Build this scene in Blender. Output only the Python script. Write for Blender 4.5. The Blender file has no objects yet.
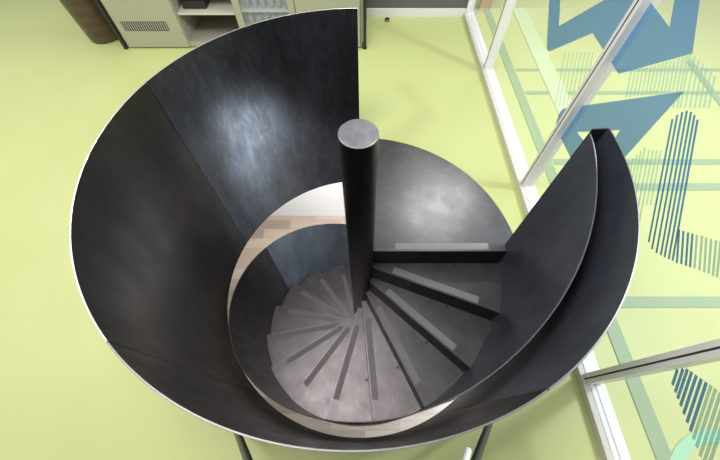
import bpy, bmesh, math, random
from mathutils import Vector, Matrix
random.seed(4)
PI = math.pi
S = bpy.context.scene
COL = S.collection

# ---------------------------------------------------------------- camera
cam = bpy.data.cameras.new('camera')
cam.sensor_width = 36; cam.sensor_fit = 'HORIZONTAL'
cam.lens = 332.45 / 720 * 36
cam.shift_x = -4.86 / 720; cam.shift_y = -15.36 / 720
cam.clip_start = 0.02; cam.clip_end = 100
co = bpy.data.objects.new('camera', cam); COL.objects.link(co)
co.location = (0, 0, 2.066); co.rotation_euler = (PI / 2 - 0.9948, 0, 0)
S.camera = co

# ---------------------------------------------------------------- world, lights, exposure
w = bpy.data.worlds.new('world'); S.world = w; w.use_nodes = True
w.node_tree.nodes['Background'].inputs[0].default_value = (0.93, 0.97, 1, 1)
w.node_tree.nodes['Background'].inputs[1].default_value = 0.42
def area(name, loc, size, power, aim=None, color=(1, 1, 1)):
    l = bpy.data.lights.new(name, 'AREA'); l.shape = 'RECTANGLE'
    l.size, l.size_y = size; l.energy = power; l.color = color
    o = bpy.data.objects.new(name, l); COL.objects.link(o); o.location = loc
    if aim is not None:
        o.rotation_euler = (Vector(aim) - Vector(loc)).to_track_quat('-Z', 'Y').to_euler()
    return o
area('ceiling_light', (-0.9, 0.75, 3.6), (1.9, 1.2), 100, color=(1, .955, .94))
area('ceiling_light', (1.6, 3.9, 3.6), (1.0, .7), 60)
area('ceiling_light', (-4.2, 2.0, 3.6), (1.2, 3.0), 85)
area('ceiling_light', (4.0, 1.4, 3.6), (1.4, 3.2), 110, color=(0.97, 0.98, 1))
area('guard_fill_light', (3.3, 1.3, 3.5), (.35, .35), 80, (-.8, 1.5, -.6), color=(.78, .89, 1))  # unseen light added to put a bluish patch on the inner guard
area('lower_fill_light', (-0.6, 2.6, -0.75), (1.8, 0.6), 48, (-0.6, 3.6, -3), color=(1, .97, .93))  # unseen lights added under the slab to brighten the lower floor
area('lower_fill_light', (0.2, -0.9, -0.75), (1.6, 0.5), 1.5, (0.2, -0.9, -3), color=(1, .95, .9))
area('lower_highlight_fill', (2.6, 0.4, -2.35), (1.5, 1.8), 130, (0, 1.1, -2.35), color=(.78, .9, 1))  # unseen light added for the bluish highlight on the outer guard
S.view_settings.view_transform = 'Standard'; S.view_settings.look = 'None'
S.view_settings.gamma = 1; S.view_settings.use_curve_mapping = False
S.view_settings.exposure = 0.17

# ---------------------------------------------------------------- materials
class N:
    def __init__(s, name):
        s.m = bpy.data.materials.new(name); s.m.use_nodes = True
        s.t = s.m.node_tree; s.p = s.t.nodes['Principled BSDF']
    def add(s, ty, **kw):
        n = s.t.nodes.new(ty)
        for k, v in kw.items():
            if k[0] == '_': setattr(n, k[1:], v)
            else: n.inputs[k].default_value = v
        return n
    def link(s, a, b): s.t.links.new(a, b)
    def coord(s, scale=(1, 1, 1), kind='Object'):
        c = s.add('ShaderNodeTexCoord'); mp = s.add('ShaderNodeMapping'); mp.inputs['Scale'].default_value = scale
        s.link(c.outputs[kind], mp.inputs[0]); return mp.outputs[0]
    def ramp(s, src, stops):
        r = s.add('ShaderNodeValToRGB'); e = r.color_ramp.elements
        while len(e) < len(stops): e.new(0.5)
        for q, (p, c) in zip(e, stops):
            q.position = p; q.color = (*c, 1) if len(c) == 3 else c
        s.link(src, r.inputs[0]); return r.outputs[0]
def plain(name, c, rough=.5, metal=0, spec=.5):
    n = N(name); n.p.inputs['Base Color'].default_value = (*c, 1)
    n.p.inputs['Roughness'].default_value = rough; n.p.inputs['Metallic'].default_value = metal
    n.p.inputs['Specular IOR Level'].default_value = spec
    return n.m
def steel(name, dark, light, r0, r1, scale=(2.2, 2.2, .8), metal=.85, detail=7, scale_mark=.10):
    """hot rolled steel: mill scale blotches and rubbed streaks"""
    n = N(name); v = n.coord(scale)
    a = n.add('ShaderNodeTexNoise', Scale=2.2, Detail=detail, Roughness=.6); n.link(v, a.inputs[0])
    c = n.ramp(a.outputs[0], [(.32, dark), (.7, light)])
    sc = n.add('ShaderNodeTexNoise', Scale=4.5, Detail=3, Distortion=2.2); n.link(n.coord(tuple(q * 1.3 for q in scale)), sc.inputs[0])
    k = n.ramp(sc.outputs[0], [(.0, (1, 1, 1)), (.54, (1, 1, 1)), (.57, (1.0 + scale_mark,) * 3), (.72, (1, 1, 1))])
    mk = n.add('ShaderNodeMixRGB', _blend_type='MULTIPLY'); mk.inputs[0].default_value = 1
    n.link(c, mk.inputs[1]); n.link(k, mk.inputs[2]); n.link(mk.outputs[0], n.p.inputs['Base Color'])
    v2 = n.coord(tuple(q * 1.7 for q in scale))
    b = n.add('ShaderNodeTexNoise', Scale=3.1, Detail=5, Roughness=.65); n.link(v2, b.inputs[0])
    r = n.ramp(b.outputs[0], [(.3, (r0,) * 3), (.7, (r1,) * 3)]); n.link(r, n.p.inputs['Roughness'])
    n.p.inputs['Metallic'].default_value = metal
    n.p.inputs['Specular IOR Level'].default_value = .5
    return n.m
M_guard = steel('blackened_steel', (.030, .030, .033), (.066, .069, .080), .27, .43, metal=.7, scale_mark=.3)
M_guard_blue = steel('blue_black_steel', (.058, .066, .086), (.09, .102, .13), .34, .46, metal=.5)  # blue sheet tone, with light on the right-hand panels painted into it
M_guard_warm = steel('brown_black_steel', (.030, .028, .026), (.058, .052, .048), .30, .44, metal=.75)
M_guard_lit = steel('lit_blue_steel', (.075, .086, .10), (.14, .16, .185), .32, .44, metal=.6)  # bluish highlight on the flight guard painted into the steel colour
M_tread = steel('tread_steel', (.115, .104, .106), (.185, .168, .17), .38, .46, (1.6, 1.6, 1.6))
M_land = steel('landing_steel', (.12, .12, .124), (.175, .17, .168), .27, .36, (1.3, 1.3, 1.3))
M_riser = steel('riser_steel', (.022, .022, .023), (.04, .04, .042), .42, .52)
M_tread2 = steel('grey_tread_steel', (.075, .075, .075), (.125, .122, .118), .36, .5, (1.6, 1.6, 1.6))
M_grip2 = plain('pinkish_grit_strip', (.20, .182, .182), .65)  # slightly pinkish grit strip for the lower treads
M_col = steel('column_steel', (.035, .033, .031), (.065, .06, .056), .3, .4, (3, 3, .5))
M_cap = steel('cap_steel', (.22, .22, .23), (.34, .33, .34), .35, .5, (7, 7, 7))
M_edge = plain('bare_cut_edge', (.66, .65, .63), .3, .8)
M_edge_dim = plain('dim_cut_edge', (.21, .21, .205), .4, .8)  # rim edge where it mirrors less light, dimness put into the colour
M_nose = plain('pale_nosing', (.30, .28, .28), .5, .6)  # paler line along the nosing edge
M_dedge = plain('dull_cut_edge', (.17, .17, .18), .4, .85)
M_grip = plain('grit_strip', (.20, .20, .197), .7)
M_spot = plain('dark_spot', (.03, .03, .035), .6, .3)

n = N('green_vinyl'); v = n.coord()
a = n.add('ShaderNodeTexNoise', Scale=1.1, Detail=4); n.link(v, a.inputs[0])
n.link(n.ramp(a.outputs[0], [(.3, (.50, .54, .215)), (.7, (.54, .575, .24))]), n.p.inputs['Base Color'])
n.p.inputs['Roughness'].default_value = .42; n.p.inputs['Specular IOR Level'].default_value = .35
M_floor = n.m

n = N('wood_plank_floor'); v = n.coord()
br = n.add('ShaderNodeTexBrick', Scale=1.0); br.inputs['Brick Width'].default_value = .95; br.inputs['Row Height'].default_value = .2
br.inputs['Mortar Size'].default_value = .0015; br.inputs['Bias'].default_value = -.1
br.inputs['Color1'].default_value = (.60, .49, .40, 1); br.inputs['Color2'].default_value = (.28, .22, .175, 1); br.inputs['Mortar'].default_value = (.3, .25, .2, 1)
n.link(v, br.inputs[0])
g = n.add('ShaderNodeTexNoise', Scale=5, Detail=6); n.link(n.coord((.6, 9, 1)), g.inputs[0])
mx = n.add('ShaderNodeMixRGB', _blend_type='MULTIPLY'); mx.inputs[0].default_value = .6
n.link(br.outputs[0], mx.inputs[1]); n.link(n.ramp(g.outputs[0], [(.3, (.7, .68, .66)), (.7, (1, 1, 1))]), mx.inputs[2])
n.link(mx.outputs[0], n.p.inputs['Base Color']); n.p.inputs['Roughness'].default_value = .5
M_wood = n.m

M_white = plain('white_paint', (.82, .81, .79), .45)
M_grey_wall = plain('grey_wall', (.125, .125, .125), .7)
M_frame = plain('white_frame', (.80, .79, .76), .35)
M_frame_side = plain('shaded_frame_side', (.62, .60, .54), .45)  # side face of the white sill, its shade put into the colour
M_gasket = plain('black_gasket', (.03, .03, .03), .6)
M_cab = plain('cream_cabinet', (.41, .41, .285), .45)
M_inside = plain('cabinet_inside', (.36, .33, .28), .6)
M_black = plain('black_metal', (.02, .02, .018), .45)
M_vent = plain('vent_dark', (.03, .03, .03), .6)
M_chrome = plain('chrome', (.8, .8, .8), .12, 1)
M_tripod = plain('tripod_grey', (.09, .10, .09), .4, .4)
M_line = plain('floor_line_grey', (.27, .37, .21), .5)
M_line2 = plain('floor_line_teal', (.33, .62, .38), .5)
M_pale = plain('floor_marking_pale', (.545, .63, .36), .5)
n = N('brown_barrel'); wv = n.add('ShaderNodeTexWave', Scale=3, Distortion=2.5); wv.bands_direction = 'Z' if hasattr(wv, 'bands_direction') else 'Z'
n.link(n.coord((.4, .4, 1)), wv.inputs[0])
n.link(n.ramp(wv.outputs[0], [(.2, (.085, .052, .036)), (.8, (.105, .064, .043))]), n.p.inputs['Base Color']); n.p.inputs['Roughness'].default_value = .33
M_brown = n.m
M_tan = plain('tan_wood', (.58, .40, .24), .5)

def glass(name, tint, gloss, rough=.02, haze=0.0):
    n = N(name); n.t.nodes.remove(n.p)
    out = [q for q in n.t.nodes if q.type == 'OUTPUT_MATERIAL'][0]
    tr = n.add('ShaderNodeBsdfTransparent'); tr.inputs[0].default_value = (*tint, 1)
    gl = n.add('ShaderNodeBsdfGlossy', Roughness=rough)
    fr = n.add('ShaderNodeLayerWeight', Blend=.5); pw = n.add('ShaderNodeMath', _operation='POWER'); pw.inputs[1].default_value = 3.5; n.link(fr.outputs['Facing'], pw.inputs[0])
    mul = n.add('ShaderNodeMath', _operation='MULTIPLY'); mul.inputs[1].default_value = gloss; n.link(pw.outputs[0], mul.inputs[0])
    mix = n.add('ShaderNodeMixShader'); n.link(mul.outputs[0], mix.inputs[0]); n.link(tr.outputs[0], mix.inputs[1]); n.link(gl.outputs[0], mix.inputs[2])
    last = mix
    if haze:
        df = n.add('ShaderNodeBsdfDiffuse'); df.inputs[0].default_value = (.95, .95, .95, 1)
        m2 = n.add('ShaderNodeMixShader'); m2.inputs[0].default_value = haze
        n.link(mix.outputs[0], m2.inputs[1]); n.link(df.outputs[0], m2.inputs[2]); last = m2
    n.link(last.outputs[0], out.inputs[0]); return n.m
M_glass = glass('clear_glass', (.98, .99, .98), .5, haze=.07)  # haze paints the bright ceiling's reflection onto the panes as white
M_cabglass = glass('cabinet_glass', (.92, .95, .95), 1.0, haze=.12)
def film(name, c, alpha):
    n = N(name); n.t.nodes.remove(n.p)
    out = [q for q in n.t.nodes if q.type == 'OUTPUT_MATERIAL'][0]
    tr = n.add('ShaderNodeBsdfTransparent'); tr.inputs[0].default_value = (.75, .88, .92, 1)
    df = n.add('ShaderNodeBsdfDiffuse'); df.inputs[0].default_value = (*c, 1)
    m = n.add('ShaderNodeMixShader'); m.inputs[0].default_value = alpha
    n.link(tr.outputs[0], m.inputs[1]); n.link(df.outputs[0], m.inputs[2]); n.link(m.outputs[0], out.inputs[0]); return n.m
M_film = film('blue_film', (.10, .27, .50), .78)
M_film2 = film('blue_stripe_film', (.07, .24, .42), .9)
M_film4 = film('pale_teal_film', (.52, .74, .58), .38)
M_film3 = film('pale_stripe_film', (.20, .32, .33), .5)
n = N('drinking_glass'); n.p.inputs['Base Color'].default_value = (.62, .72, .78, 1); n.p.inputs['Roughness'].default_value = .08
n.p.inputs['Transmission Weight'].default_value = .55; M_tumbler = n.m

# ---------------------------------------------------------------- helpers
def finish(name, bm, mats, parent=None, smooth=None, recalc=True):
    if recalc: bmesh.ops.recalc_face_normals(bm, faces=bm.faces)
    me = bpy.data.meshes.new(name)
    if smooth is not None:
        for f in bm.faces: f.smooth = True
        for e in bm.edges:
            if len(e.link_faces) == 2 and e.calc_face_angle(0) > smooth: e.smooth = False
    bm.to_mesh(me); bm.free()
    for m in (mats if isinstance(mats, (list, tuple)) else [mats]): me.materials.append(m)
    o = bpy.data.objects.new(name, me); COL.objects.link(o)
    if parent: o.parent = parent; o.matrix_parent_inverse = Matrix.Identity(4)
    return o
def empty(name, loc=(0, 0, 0)):
    o = bpy.data.objects.new(name, None); COL.objects.link(o); o.location = loc; o.empty_display_size = .1
    return o
def tag(o, label=None, cat=None, group=None, kind=None):
    if label: o['label'] = label
    if cat: o['category'] = cat
    if group: o['group'] = group
    if kind: o['kind'] = kind
    return o
def box(bm, x0, x1, y0, y1, z0, z1, bevel=0, mi=0):
    b2 = bmesh.new(); bmesh.ops.create_cube(b2, size=1)
    for v in b2.verts: v.co = Vector(((x0 + x1) / 2 + v.co.x * (x1 - x0), (y0 + y1) / 2 + v.co.y * (y1 - y0), (z0 + z1) / 2 + v.co.z * (z1 - z0)))
    if bevel: bmesh.ops.bevel(b2, geom=b2.edges[:], offset=bevel, segments=2, affect='EDGES', profile=.5)
    for f in b2.faces: f.material_index = mi
    me = bpy.data.meshes.new('t'); b2.to_mesh(me); b2.free(); bm.from_mesh(me); bpy.data.meshes.remove(me)
def bx(name, x0, x1, y0, y1, z0, z1, m, parent=None, bevel=0):
    bm = bmesh.new(); box(bm, x0, x1, y0, y1, z0, z1, bevel); return finish(name, bm, m, parent)
def lathe(bm, prof, seg=32, c=(0, 0), mi=0, close=True):
    rings = []
    for r, z in prof:
        if r < 1e-6: rings.append([bm.verts.new((c[0], c[1], z))])
        else: rings.append([bm.verts.new((c[0] + r * math.cos(2 * PI * k / seg), c[1] + r * math.sin(2 * PI * k / seg), z)) for k in range(seg)])
    for a, b in zip(rings, rings[1:]):
        for k in range(seg):
            k2 = (k + 1) % seg
            if len(a) == 1 and len(b) == 1: continue
            if len(a) == 1: f = bm.faces.new((a[0], b[k2], b[k]))
            elif len(b) == 1: f = bm.faces.new((a[k], a[k2], b[0]))
            else: f = bm.faces.new((a[k], a[k2], b[k2], b[k]))
            f.material_index = mi
def rod(bm, p, q, r0, r1=None, seg=16):
    p, q = Vector(p), Vector(q); r1 = r1 or r0; d = (q - p).normalized()
    u = d.orthogonal().normalized(); v = d.cross(u); R = []
    for c, r in ((p, r0), (q, r1)):
        R.append([bm.verts.new(c + u * r * math.cos(2 * PI * k / seg) + v * r * math.sin(2 * PI * k / seg)) for k in range(seg)])
    for k in range(seg): bm.faces.new((R[0][k], R[0][(k + 1) % seg], R[1][(k + 1) % seg], R[1][k]))
    bm.faces.new(R[0][::-1]); bm.faces.new(R[1])
def sheet(bm, r0, r1, a0, a1, zt, zb, steps, edge=1, dr=lambda a: 0):
    """curved steel sheet between radii r0..r1 (about 0,0), angles a0..a1, top zt(a), bottom zb(a)"""
    prev = None; c = .0008
    for i in range(steps + 1):
        a = a0 + (a1 - a0) * i / steps; ca, sa = math.cos(a), math.sin(a); t, b = zt(a), zb(a)
        q = dr(a); r0_, r1_ = r0 - q, r1 - q; pts = [(r0_, b), (r1_, b), (r1_, t - c), (r1_ - c, t), (r0_ + c, t), (r0_, t - c)]
        ring = [bm.verts.new((r * ca, r * sa, z)) for r, z in pts]
        if prev:
            for k in range(6):
                f = bm.faces.new((prev[k], prev[(k + 1) % 6], ring[(k + 1) % 6], ring[k]))
                if k in (2, 3, 4): f.material_index = edge
        else: bm.faces.new(ring)
        prev = ring
    bm.faces.new(prev[::-1])

# ---------------------------------------------------------------- setting
CX, CY = -0.0354, 1.0406
RO, TH = 1.0893, .0055
def holed_slab(name, x0, x1, y0, y1, z0, z1, r, m):
    bm = bmesh.new(); angs = sorted([2 * PI * k / 180 for k in range(180)] + [math.atan2(y - CY, x - CX) % (2 * PI) for x in (x0, x1) for y in (y0, y1)])
    I, O = [], []
    for a in angs:
        ca, sa = math.cos(a), math.sin(a)
        t = min(((x1 if ca > 0 else x0) - CX) / ca if abs(ca) > 1e-9 else 1e9, ((y1 if sa > 0 else y0) - CY) / sa if abs(sa) > 1e-9 else 1e9)
        for L, R in ((I, r), (O, t)): L.append([bm.verts.new((CX + R * ca, CY + R * sa, z)) for z in (z0, z1)])
    n_ = len(angs)
    for k in range(n_):
        j = (k + 1) % n_
        bm.faces.new((I[k][1], O[k][1], O[j][1], I[j][1])); bm.faces.new((I[k][0], I[j][0], O[j][0], O[k][0]))
        bm.faces.new((I[k][0], I[k][1], I[j][1], I[j][0])); bm.faces.new((O[k][0], O[j][0], O[j][1], O[k][1]))
    o = finish(name, bm, m); tag(o, kind='structure'); return o
holed_slab('floor', -7, 7, -3, 9, -.06, 0, RO + .012, M_floor)
holed_slab('ceiling_lower', -7, 7, -3, 9, -.5, -.062, RO + .012, M_white)
ZL = -3.366
tag(bx('floor_lower', -6, 6, -3, 3.5, ZL - .1, ZL, M_wood), kind='structure')
tag(bx('wall_lower', -6, 6, 3.5, 3.6, ZL, -.5, M_white), kind='structure')
tag(bx('wall_back', -2.75, 1.215, 4.2, 4.32, 0, 2.6, M_grey_wall), kind='structure')
tag(bx('baseboard_back', -2.76, 1.213, 4.185, 4.2, 0, .095, M_white, bevel=.003), kind='structure')

# glass partition: sill frame, mullions, panes
GX = 1.25
MY = [4.20, 3.08, 1.59, .237, -1.2, -2.6]
tag(bx('trim_1', 1.188, 1.22, -2.7, 4.26, 0, .048, M_frame_side, bevel=.002), kind='structure')
bm = bmesh.new(); box(bm, 1.2205, 1.285, -2.7, 4.26, 0, .05, .003); box(bm, 1.285, 1.31, -2.7, 4.26, 0, .042, .003); box(bm, 1.2, 1.31, -2.7, 4.26, 2.55, 2.62, .003)
tag(finish('trim_2', bm, M_frame), kind='structure')
for i, y in enumerate(MY):
    m = bmesh.new(); wd = .026 if i != 1 else .022
    box(m, 1.205, 1.285, y - wd, y - .003, .05, 2.55, .002, 0); box(m, 1.205, 1.285, y + .003, y + wd, .05, 2.55, .002, 0)
    box(m, 1.2042, 1.2858, y - .0035, y + .0035, .05, 2.55, 0, 1)
    tag(finish('trim_%d' % (i + 3), m, [M_frame, M_gasket]), kind='structure')
panes = []
for i in range(5):
    bm = bmesh.new(); box(bm, GX - .003, GX + .003, MY[i + 1] + .027, MY[i] - .027, .05, 2.55)
    o = finish('window_%d' % (i + 1), bm, M_glass); tag(o, kind='structure'); panes.append((MY[i + 1] + .028, MY[i] - .028, o))

FK = 1.0
def poly_film(polys, mats, name='graphic_film'):
    """polys: list of (outline, hole or None, material index) in (y, z); split between the panes"""
    for y0, y1, pane in panes:
        bm = bmesh.new()
        for out, hole, mi in polys:
            b = bmesh.new()
            for L in [out] + ([hole] if hole else []):
                vs = [b.verts.new((GX - .0045, y * FK, 2.066 + (z - 2.066) * FK)) for y, z in L]
                for k in range(len(vs)): b.edges.new((vs[k], vs[(k + 1) % len(vs)]))
            bmesh.ops.triangle_fill(b, edges=b.edges[:], use_beauty=True, use_dissolve=False)
            for yy, nn in ((y0, -1), (y1, 1)):
                bmesh.ops.bisect_plane(b, geom=b.verts[:] + b.edges[:] + b.faces[:], plane_co=(0, yy, 0), plane_no=(0, nn, 0), clear_outer=True)
            for f in b.faces: f.material_index = mi
            me = bpy.data.meshes.new('t'); b.to_mesh(me); b.free(); bm.from_mesh(me); bpy.data.meshes.remove(me)
        if len(bm.faces): finish(name, bm, mats, pane, recalc=False)
        else: bm.free()
def rnd(L, idx, r):
    out = []
    for k, p in enumerate(L):
        if k in idx:
            p, a, b = Vector(p), Vector(L[k - 1]), Vector(L[(k + 1) % len(L)])
            p0, p1 = p + (a - p).normalized() * r, p + (b - p).normalized() * r
            for t in (0, .25, .5, .75, 1): out.append(tuple(p0 * (1 - t) ** 2 + p * 2 * t * (1 - t) + p1 * t * t))
        else: out.append(tuple(p))
    return out
FK = 1.2455 / 1.30   # the outlines below were measured 1.30 m out
s1 = rnd([(2.624, .987), (2.27, .70), (1.904, 1.039), (1.533, 1.03), (1.255, 1.308), (1.441, 1.473), (1.556, 1.426), (1.444, 1.312), (1.588, 1.321), (1.754, 1.332), (1.832, 1.312), (1.963, 1.186), (2.272, .887), (2.477, 1.047)], (1,), .06)
s2 = rnd([(1.79, .60), (1.158, 1.204), (1.146, .83), (1.134, .611), (1.454, .498), (1.75, .49)], (0, 5), .05)
poly_film([(s1, None, 0), (s2, [(1.534, .633), (1.284, .88), (1.245, .683)], 0)], [M_film])
Ls = [[(1.104, 1.108), (.724, .72)], [(1.101, 1.132), (.689, .718)], [(1.094, 1.153), (.664, .729)], [(1.083, 1.169), (.646, .744)], [(1.065, 1.178), (.63, .755)], [(1.044, 1.181), (.615, .769)], [(1.019, 1.179), (.602, .782)], [(.697, .879), (.586, .795)], [(.683, .892), (.574, .81)], [(.668, .906), (.56, .824)], [(.656, .919), (.548, .837)], [(.643, .932), (.536, .85)], [(.63, .947), (.522, .864)], [(.617, .957), (.508, .877)], [(.603, .97), (.498, .89)], [(.591, .983), (.485, .9)], [(.58, .995), (.474, .91)], [(.57, 1.006), (.463, .92)]]
S4 = [[(.213, .556), (.161, .495)], [(.212, .584), (.134, .492)], [(.208, .604), (.111, .49)], [(.196, .617), (.085, .488)], [(.182, .63), (.056, .485)], [(.168, .644), (.027, .483)], [(.154, .657), (-.003, .48)], [(.143, .671), (-.029, .478)], [(.13, .682), (-.055, .476)], [(.116, .693), (-.084, .473)], [(.102, .704), (-.11, .471)], [(.09, .715), (-.136, .468)]]
def stripe(a, b, w_):
    a, b = Vector(a), Vector(b); d = (b - a).normalized(); n_ = Vector((-d.y, d.x)) * w_ / 2
    return [tuple(a + n_), tuple(b + n_), tuple(b - n_), tuple(a - n_)]
poly_film([(stripe(a, b, .0098), None, 0 if i < 11 else 1) for i, (a, b) in enumerate(Ls)], [M_film2, M_film3], 'striped_film')
poly_film([(stripe(a, b, .0125), None, 0 if i < 7 else 1) for i, (a, b) in enumerate(S4)], [M_film2, M_film3], 'striped_film')
FK = 1.0
PL = [[(1.408, 1.126), (1.331, 1.04)], [(1.392, 1.143), (1.313, 1.057)], [(1.376, 1.159), (1.297, 1.073)], [(1.36, 1.174), (1.281, 1.089)], [(1.345, 1.19), (1.265, 1.104)], [(1.33, 1.204), (1.25, 1.119)], [(1.316, 1.219), (1.235, 1.134)], [(1.302, 1.233), (1.221, 1.148)], [(1.289, 1.247), (1.207, 1.161)], [(1.276, 1.26), (1.193, 1.175)], [(1.263, 1.273), (1.18, 1.188)], [(1.25, 1.285), (1.167, 1.2)], [(1.238, 1.298), (1.155, 1.213)], [(1.226, 1.31), (1.092, 1.175)], [(1.215, 1.321), (1.079, 1.185)], [(1.213, 1.339), (1.068, 1.194)], [(1.186, 1.34), (1.053, 1.207)], [(1.159, 1.34), (1.037, 1.22)], [(1.133, 1.341), (1.022, 1.232)], [(1.108, 1.341), (1.008, 1.244)], [(1.083, 1.342), (0.994, 1.255)], [(1.058, 1.342), (0.98, 1.266)], [(1.062, 0.887), (0.812, 0.62)], [(1.06, 0.913), (0.802, 0.639)], [(1.058, 0.939), (0.791, 0.657)], [(1.057, 0.964), (0.781, 0.675)], [(1.055, 0.989), (0.772, 0.693)], [(1.031, 0.998), (0.759, 0.715)], [(1.017, 1.013), (0.748, 0.735)], [(1.003, 1.027), (0.836, 0.856)], [(0.99, 1.041), (0.825, 0.873)], [(1.973, 0.884), (1.786, 0.633)], [(1.934, 0.907), (1.75, 0.662)], [(1.897, 0.929), (1.714, 0.69)], [(1.862, 0.95), (1.681, 0.717)], [(1.828, 0.971), (1.648, 0.743)], [(1.795, 0.991), (1.617, 0.769)], [(1.763, 1.01), (1.587, 0.793)], [(1.732, 1.028), (1.558, 0.816)]]
poly_film([(stripe(a, b, .010), None, 0) for a, b in PL], [M_film4], 'striped_film')
# floor markings in the room beyond
MK = [0]
def mark(name, pts, m, lab, grp=None):
    MK[0] += .0007; Z = MK[0] + .0015
    bm = bmesh.new(); vs = [bm.verts.new((x, y, Z)) for x, y in pts]; lo = [bm.verts.new((x, y, 0.0002)) for x, y in pts]
    bm.faces.new(vs); bm.faces.new(lo[::-1])
    for k in range(len(vs)): bm.faces.new((vs[k - 1], vs[k], lo[k], lo[k - 1]))
    o = finish(name, bm, m); tag(o, lab, 'floor marking', grp); return o
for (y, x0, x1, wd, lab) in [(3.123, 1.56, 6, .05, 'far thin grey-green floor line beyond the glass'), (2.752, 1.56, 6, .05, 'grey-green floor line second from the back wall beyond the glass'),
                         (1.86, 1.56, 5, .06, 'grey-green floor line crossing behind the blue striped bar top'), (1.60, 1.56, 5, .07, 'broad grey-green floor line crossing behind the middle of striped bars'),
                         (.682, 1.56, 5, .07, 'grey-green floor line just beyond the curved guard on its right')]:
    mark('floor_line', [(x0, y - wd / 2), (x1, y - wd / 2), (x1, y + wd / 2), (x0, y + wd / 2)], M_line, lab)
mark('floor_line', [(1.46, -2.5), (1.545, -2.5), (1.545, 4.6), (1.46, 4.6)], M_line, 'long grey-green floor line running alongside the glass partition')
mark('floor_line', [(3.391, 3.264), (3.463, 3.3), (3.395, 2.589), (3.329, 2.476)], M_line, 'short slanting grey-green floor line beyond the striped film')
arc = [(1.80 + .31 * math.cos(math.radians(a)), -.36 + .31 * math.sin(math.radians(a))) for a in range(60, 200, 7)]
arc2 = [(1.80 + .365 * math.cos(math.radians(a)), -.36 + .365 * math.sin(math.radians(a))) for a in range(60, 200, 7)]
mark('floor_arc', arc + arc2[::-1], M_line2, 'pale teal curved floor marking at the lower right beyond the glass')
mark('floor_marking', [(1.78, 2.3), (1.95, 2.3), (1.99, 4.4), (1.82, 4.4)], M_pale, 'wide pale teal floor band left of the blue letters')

# ---------------------------------------------------------------- spiral staircase
st = empty('spiral_staircase', (CX, CY, 0))
tag(st, 'blackened steel spiral staircase with solid curved guards around a round central column', 'staircase')
AL, H = .3693, .1978
D = math.radians
gap = .0016
# outer guard round the stair well (horizontal rim)
oa = [90.4, 160.0, 229.5, 299.0, 363.0]
def bow(a, A=.009): return A * max(0, math.cos(a + PI / 2)) ** 2
for ip, (a0, a1) in enumerate(zip(oa, oa[1:])):
    bm = bmesh.new()
    sheet(bm, RO, RO + TH, D(a0) + gap, D(a1) - gap, lambda a: 1.066, lambda a: -.58, 48, dr=bow)
    pn = finish('well_guard_panel', bm, [(M_guard, M_guard_warm, M_guard_warm, M_guard_blue)[ip], M_edge if ip < 2 else M_edge_dim], st, smooth=.5)
    if a0 > 100:
        bm = bmesh.new(); sheet(bm, RO + TH, RO + TH + .004, D(a0) - .012, D(a0) + .012, lambda a: 1.04, lambda a: -.55, 4, 0, dr=bow); finish('seam_strip', bm, M_guard, pn)
# inner guard following the flight down
RI = 1.0243
TZ = [(-20, .985), (0, 1.016), (14, 1.105), (26, 1.19), (38, 1.295), (50, 1.42), (62, 1.54), (75, 1.66), (263, 3.36), (400, 4.60)]
def topz(a):
    x0 = math.degrees(D(3.6) - a); t = 0
    for d in (-6, -3, 0, 3, 6):
        x = max(x0 + d, 0)
        for (p, u), (q, v) in zip(TZ, TZ[1:]):
            if p <= x <= q: t += u + (v - u) * (x - p) / (q - p); break
    return 2.066 - t / 5
def botz(a): return max(ZL + .005, -.20 + H * a / AL * 1.0 - .10)
ia = [3.0, -66, -136, -206, -276, -346]
for ip, (a0, a1) in enumerate(zip(ia, ia[1:])):
    bm = bmesh.new()
    sheet(bm, RI, RI + TH, D(a0) - gap * .5, D(a1) + gap * .5, topz, botz, 56, dr=lambda a: bow(a, .018))
    pn = finish('flight_guard_panel', bm, [(M_guard_blue, M_guard_warm, M_guard_warm, M_guard_lit, M_guard)[ip], M_dedge], st, smooth=.5)
    if a0 < 0:
        bm = bmesh.new(); sheet(bm, RI + TH, RI + TH + .004, D(a0) - .012, D(a0) + .012, lambda a: topz(a) - .03, lambda a: botz(a) + .02, 4, 0, dr=lambda a: bow(a, .018)); finish('seam_strip', bm, M_guard, pn)
bm = bmesh.new()   # end plate joining both guards
box(bm, RI, RO + TH, -.003, .003, -.30, 1.058); bmesh.ops.rotate(bm, verts=bm.verts, cent=(0, 0, 0), matrix=Matrix.Rotation(D(3.15), 3, 'Z'))
finish('guard_end_plate', bm, M_guard, st)
bm = bmesh.new()   # rounded weld bead along the seams
# column
RC = .087
bm = bmesh.new(); lathe(bm, [(RC, ZL + .003), (RC, 1.083), (RC - .002, 1.086)], 64); finish('column', bm, M_col, st, smooth=.5).location.x = .009
bm = bmesh.new(); lathe(bm, [(0, 1.080), (RC - .001, 1.080), (RC, 1.0865), (RC - .004, 1.0915), (0, 1.0925)], 64, mi=0)
for f in bm.faces:
    c = f.calc_center_median()
    if math.hypot(c.x, c.y) > RC - .004: f.material_index = 1
finish('column_cap', bm, [M_cap, M_edge], st, smooth=.3).location.x = .009
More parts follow.
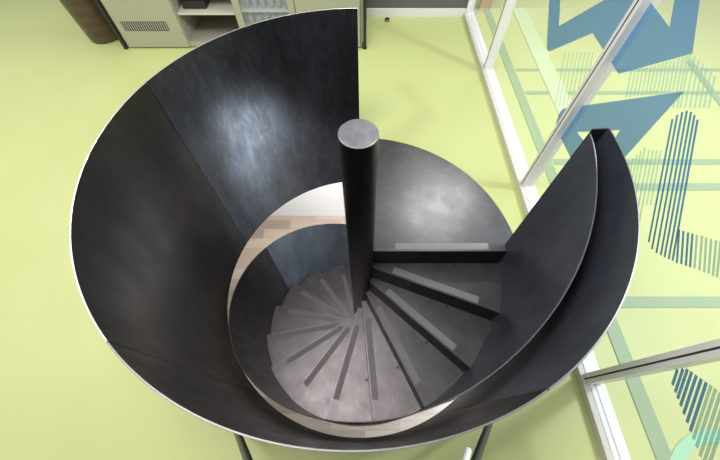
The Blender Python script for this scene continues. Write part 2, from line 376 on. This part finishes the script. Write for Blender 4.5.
# landing
def sector(bm, r0, r1, a0, a1, z0, z1, steps, r1f=None):
    prev = None
    for i in range(steps + 1):
        a = a0 + (a1 - a0) * i / steps; R = r1
        ring = [bm.verts.new((r * math.cos(a), r * math.sin(a), z)) for r, z in ((r0, z0), (R, z0), (R, z1), (r0, z1))]
        if prev:
            for k in range(4): bm.faces.new((prev[k], prev[(k + 1) % 4], ring[(k + 1) % 4], ring[k]))
        else: bm.faces.new(ring)
        prev = ring
    bm.faces.new(prev[::-1])
bm = bmesh.new(); sector(bm, RC, RO + .008, D(3.3), D(92), -.008, .001, 60)
sector(bm, RC, RI - .001, 0, D(3.3), -.008, .001, 3)
ld = finish('landing', bm, M_land, st)
def radial_plate(bm, a, r0, r1, z0, z1, th):
    b = bmesh.new(); bmesh.ops.create_cube(b, size=1)
    for v in b.verts: v.co = Vector(((r0 + r1) / 2 + v.co.x * (r1 - r0), th / 2 + v.co.y * th, (z0 + z1) / 2 + v.co.z * (z1 - z0)))
    bmesh.ops.rotate(b, verts=b.verts, cent=(0, 0, 0), matrix=Matrix.Rotation(a, 3, 'Z'))
    me = bpy.data.meshes.new('t'); b.to_mesh(me); b.free(); bm.from_mesh(me); bpy.data.meshes.remove(me)
def strip_mesh(x0, x1, y0, y1):
    b = bmesh.new(); box(b, x0, x1, y0, y1, .001, .0026); return b
bm = bmesh.new(); radial_plate(bm, 0, RC, RI - .002, -H + .004, -.008, .006); finish('landing_riser', bm, M_riser, st)
finish('anti_slip_strip', strip_mesh(.247, .895, .012, .062), plain('pale_grit_strip', (.30, .30, .295), .7), ld)  # landing strip, paler than those on the treads
# treads
bt = bmesh.new(); sector(bt, RC - .002, RI - .002, 0, AL + .05, -.005, .001, 10)
nb = bmesh.new(); box(nb, RC, RI - .01, 0, .004, .001, .0018)
nose = bpy.data.meshes.new('nosing_edge'); nb.to_mesh(nose); nb.free(); nose.materials.append(M_nose)
tread0 = finish('tread', bt, M_tread2, st, recalc=True)
br_ = bmesh.new(); radial_plate(br_, 0, RC, RI - .002, -H + .004, -.005, .006); riser0 = finish('riser', br_, M_riser, tread0)
br_ = bmesh.new(); box(br_, RC, RI - .003, -.0035, 0, -H + .0025, -H + .005, 0); weld0 = finish('weld_line', br_, M_dedge, tread0)
strip0 = finish('anti_slip_strip', strip_mesh(.247, .87, .012, .062), M_grip, tread0)
spots = []
for (x, y) in ((.42, .17), (.66, .24)):
    b = bmesh.new(); lathe(b, [(0, .0014), (.009, .0014), (.0105, .001), (.0105, .0005)], 12, (x, y)); spots.append(finish('plug_weld', b, M_spot, tread0))
for k in range(1, 17):
    if k == 1: t = tread0
    else:
        t = tread0.copy(); COL.objects.link(t); t.parent = st
        if k == 4:
            tm = tread0.data.copy(); tm.materials[0] = M_tread; sm = strip0.data.copy(); sm.materials[0] = M_grip2
        if k > 3: t.data = tm
        for c in [riser0, strip0, weld0] + spots:
            q = c.copy(); COL.objects.link(q); q.parent = t
            if k > 3 and c is strip0: q.data = sm
            if k == 4 and c is weld0: bpy.data.objects.remove(q); continue
            if k > 4 and c is weld0: q.name = 'nosing_edge'; q.data = nose
    sc = 1 - bow(-AL * (k - .5), .018) / RI; t.scale = (sc, sc, 1); t.location = (0, 0, -H * k); t.rotation_euler = (0, 0, -AL * k)

# ---------------------------------------------------------------- cabinet at the back
CF, CB = 3.515, 4.13
cb = empty('sideboard_cabinet', (-1.3, 3.83, 0))
tag(cb, 'cream sideboard cabinet with black corner posts standing against the dark grey wall', 'cabinet')
def cpart(name, x0, x1, y0, y1, z0, z1, m, parent=cb, bevel=0, origin=(-1.3, 3.83, 0)):
    return bx(name, x0 - origin[0], x1 - origin[0], y0 - origin[1], y1 - origin[1], z0, z1, m, parent, bevel)
def carc():
    bm = bmesh.new(); o = (1.3, -3.83)
    def b(x0, x1, y0, y1, z0, z1, mi=0): box(bm, x0 + 1.3, x1 + 1.3, y0 - 3.83, y1 - 3.83, z0, z1, .001, mi)
    b(-2.595, -.03, CF + .02, CB, .012, .06); b(-2.595, -.03, CF, CB, .80, .83); b(-2.595, -.03, CB - .015, CB, .06, .80, 1)
    for x in (-2.595, -1.925, -1.31, -.70, -.048): b(x, x + .018, CF + .02, CB - .015, .06, .80, 0)
    # lining of the open bay
    b(-1.9065, -1.9035, CF + .022, CB - .02, .06, .8, 1); b(-1.3165, -1.3105, CF + .022, CB - .02, .06, .8, 1)
    b(-1.905, -1.312, CF + .022, CB - .02, .0601, .064, 1)
    return finish('carcass', bm, [M_cab, M_inside], cb)
carc()
dl = cpart('door', -2.575, -1.915, CF, CF + .019, .014, .79, M_cab, bevel=.002)
v0 = bmesh.new(); box(v0, -2.515 + 1.3, -2.045 + 1.3, CF - .002 - 3.83, CF - 3.83 + .001, .192, .286, 0, 1)
for k in range(20):
    x = -2.515 + 1.3 + .0235 * k + .006; box(v0, x, x + .0095, CF - .0045 - 3.83, CF - .002 - 3.83, .197, .281, 0, 0)
finish('vent_grille', v0, [plain('vent_grey', (.40, .41, .32), .5), M_vent], dl)
dr = cpart('door', -.69, -.05, CF, CF + .019, .014, .79, M_cab, bevel=.002)
bm = bmesh.new()
for (x0, x1, z0, z1) in ((-1.305, -1.24, .014, .79), (-.765, -.70, .014, .79), (-1.24, -.765, .014, .115), (-1.24, -.765, .74, .79)):
    box(bm, x0 + 1.3, x1 + 1.3, CF - 3.83, CF + .019 - 3.83, z0, z1, .002)
gd = finish('glass_door', bm, M_cab, cb)
cpart('glass_pane', -1.24, -.765, CF + .007, CF + .011, .115, .74, M_cabglass, gd)
cpart('shelf', -1.903, -1.317, CF + .03, CB - .02, .335, .355, plain('shelf_cream', (.62, .60, .50), .5), bevel=.001)
cpart('shelf', -1.903, -1.317, CF + .03, CB - .02, .57, .59, M_inside, bevel=.001)
cpart('glass_shelf', -1.291, -.701, CF + .05, CB - .02, .355, .365, M_white)
cpart('glass_shelf', -1.291, -.701, CF + .05, CB - .02, .185, .195, M_white)
for (x, y) in ((-2.615, CF), (.0, CF), (-2.615, CB), (.0, CB)):
    bm = bmesh.new(); x += 1.3; y -= 3.83
    box(bm, x - .016, x + .016, y - .016, y + .016, .02, .85, .002); lathe(bm, [(0, 0), (.022, 0), (.024, .006), (.022, .022), (.012, .026), (0, .026)], 16, (x, y))
    finish('corner_post', bm, M_black, cb)
cpart('side_rail', -.014, .014, CF, CB, .03, .055, M_black); cpart('side_rail', -.014, .014, CF, CB, .80, .83, M_black)
cpart('side_rail', -2.63, -2.60, CF, CB, .03, .055, M_black)
cpart('side_panel', -.03, -.012, CF + .02, CB, .06, .8, M_cab)
# glasses behind the glass door
bm = bmesh.new(); lathe(bm, [(0, 0), (.024, 0), (.026, .003), (.033, .105), (.031, .105), (.0245, .008), (0, .008)], 18)
g0 = finish('drinking_glass', bm, M_tumbler, smooth=.6)
first = True
rows = ('front', 'back')
for sz, sn in ((.195, 'lower shelf'), (.365, 'upper shelf')):
    for r in range(2):
        for k in range(6):
            o = g0 if first else g0.copy()
            if not first: COL.objects.link(o)
            first = False
            o.location = (-1.20 + .082 * k + .012 * (r % 2), CF + .12 + r * .1, sz + .0005)
            tag(o, '%s clear tumbler, %s row of the %s behind the glass door' % (('leftmost', 'second from left', 'third from left', 'third from right', 'second from right', 'rightmost')[k], rows[r], sn), 'glass', 'tumblers behind the cabinet glass door')
bm = bmesh.new(); box(bm, -.12, .12, -.08, .08, 0, .075, .012); box(bm, -.08, .08, -.084, -.079, .02, .055, .002)
o = finish('black_case', bm, M_black); o.location = (-1.74, 3.70, .3555)
tag(o, 'small black case on the shelf of the open cabinet bay', 'case')

# brown barrel beside the cabinet
bm = bmesh.new(); lathe(bm, [(0, 0), (.155, 0), (.165, .008), (.172, .02), (.215, .72), (.218, .73), (.211, .735), (.205, .72), (.165, .03), (0, .03)], 48)
o = finish('waste_bin', bm, M_brown, smooth=.6); o.location = (-2.93, 3.76, .0)
tag(o, 'tall dark brown round bin standing on green floor left of the cabinet', 'bin')
# door stop
bm = bmesh.new(); lathe(bm, [(0, 0), (.028, 0), (.03, .005), (.028, .022), (.022, .03), (0, .034)], 24); lathe(bm, [(.0302, .012), (.0325, .014), (.0302, .018)], 24, mi=1)
o = finish('door_stop', bm, [M_black, M_chrome], smooth=.5); o.location = (.266, 4.10, 0)
tag(o, 'small black door stop on the floor in front of the white baseboard', 'door stop')
# tan wooden panel beyond the glass
bm = bmesh.new(); box(bm, 1.40, 1.52, 4.33, 4.37, 0, 1.9, .003); box(bm, 1.52, 1.535, 4.325, 4.375, 0, 1.9, .002)
tag(finish('wood_panel', bm, M_tan), 'tall tan wooden panel standing behind the glass at the top', 'panel')

# ---------------------------------------------------------------- tripod at the guard, near the viewer
hub = Vector((0, -.33, 1.38))
tp = empty('tripod', (0, -.33, 0))
tag(tp, 'dark grey tripod whose legs stand on green floor against the near side of guard', 'tripod')
feet = [(-.715, .075, .012), (.705, .115, .012), (.0, -1.15, .012)]
for f in feet:
    bm = bmesh.new(); F = Vector(f); a = F - Vector((0, -.33, 0)); b = hub - Vector((0, -.33, 0)); d = (b - a)
    rod(bm, a, a + d * .72, .014, .016); rod(bm, a + d * .7, b, .02, .02)
    lg = finish('leg', bm, M_tripod, tp, smooth=.6)
    bm = bmesh.new(); lathe(bm, [(0, -.012), (.02, -.012), (.022, .004), (.014, .022), (0, .022)], 16, (a.x, a.y))
    bmesh.ops.translate(bm, verts=bm.verts, vec=(0, 0, .0125)); finish('rubber_foot', bm, M_black, lg, smooth=.6)
bm = bmesh.new(); lathe(bm, [(0, 1.34), (.05, 1.34), (.055, 1.36), (.055, 1.41), (.03, 1.43), (0, 1.43)], 24); rod(bm, (0, 0, .9), (0, 0, 1.36), .013)
finish('hub', bm, M_black, tp, smooth=.6)
bm = bmesh.new(); A = Vector((.259, -.041 + .33, 1.05)); B = Vector((.03, 0, 1.38)); rod(bm, A, A + (B - A) * .7, .008); rod(bm, A + (B - A) * .69, B, .006)
h = finish('handle', bm, plain('satin_chrome', (.8, .8, .8), .45, .5), tp, smooth=.6); h['label'] = 'chrome handle'
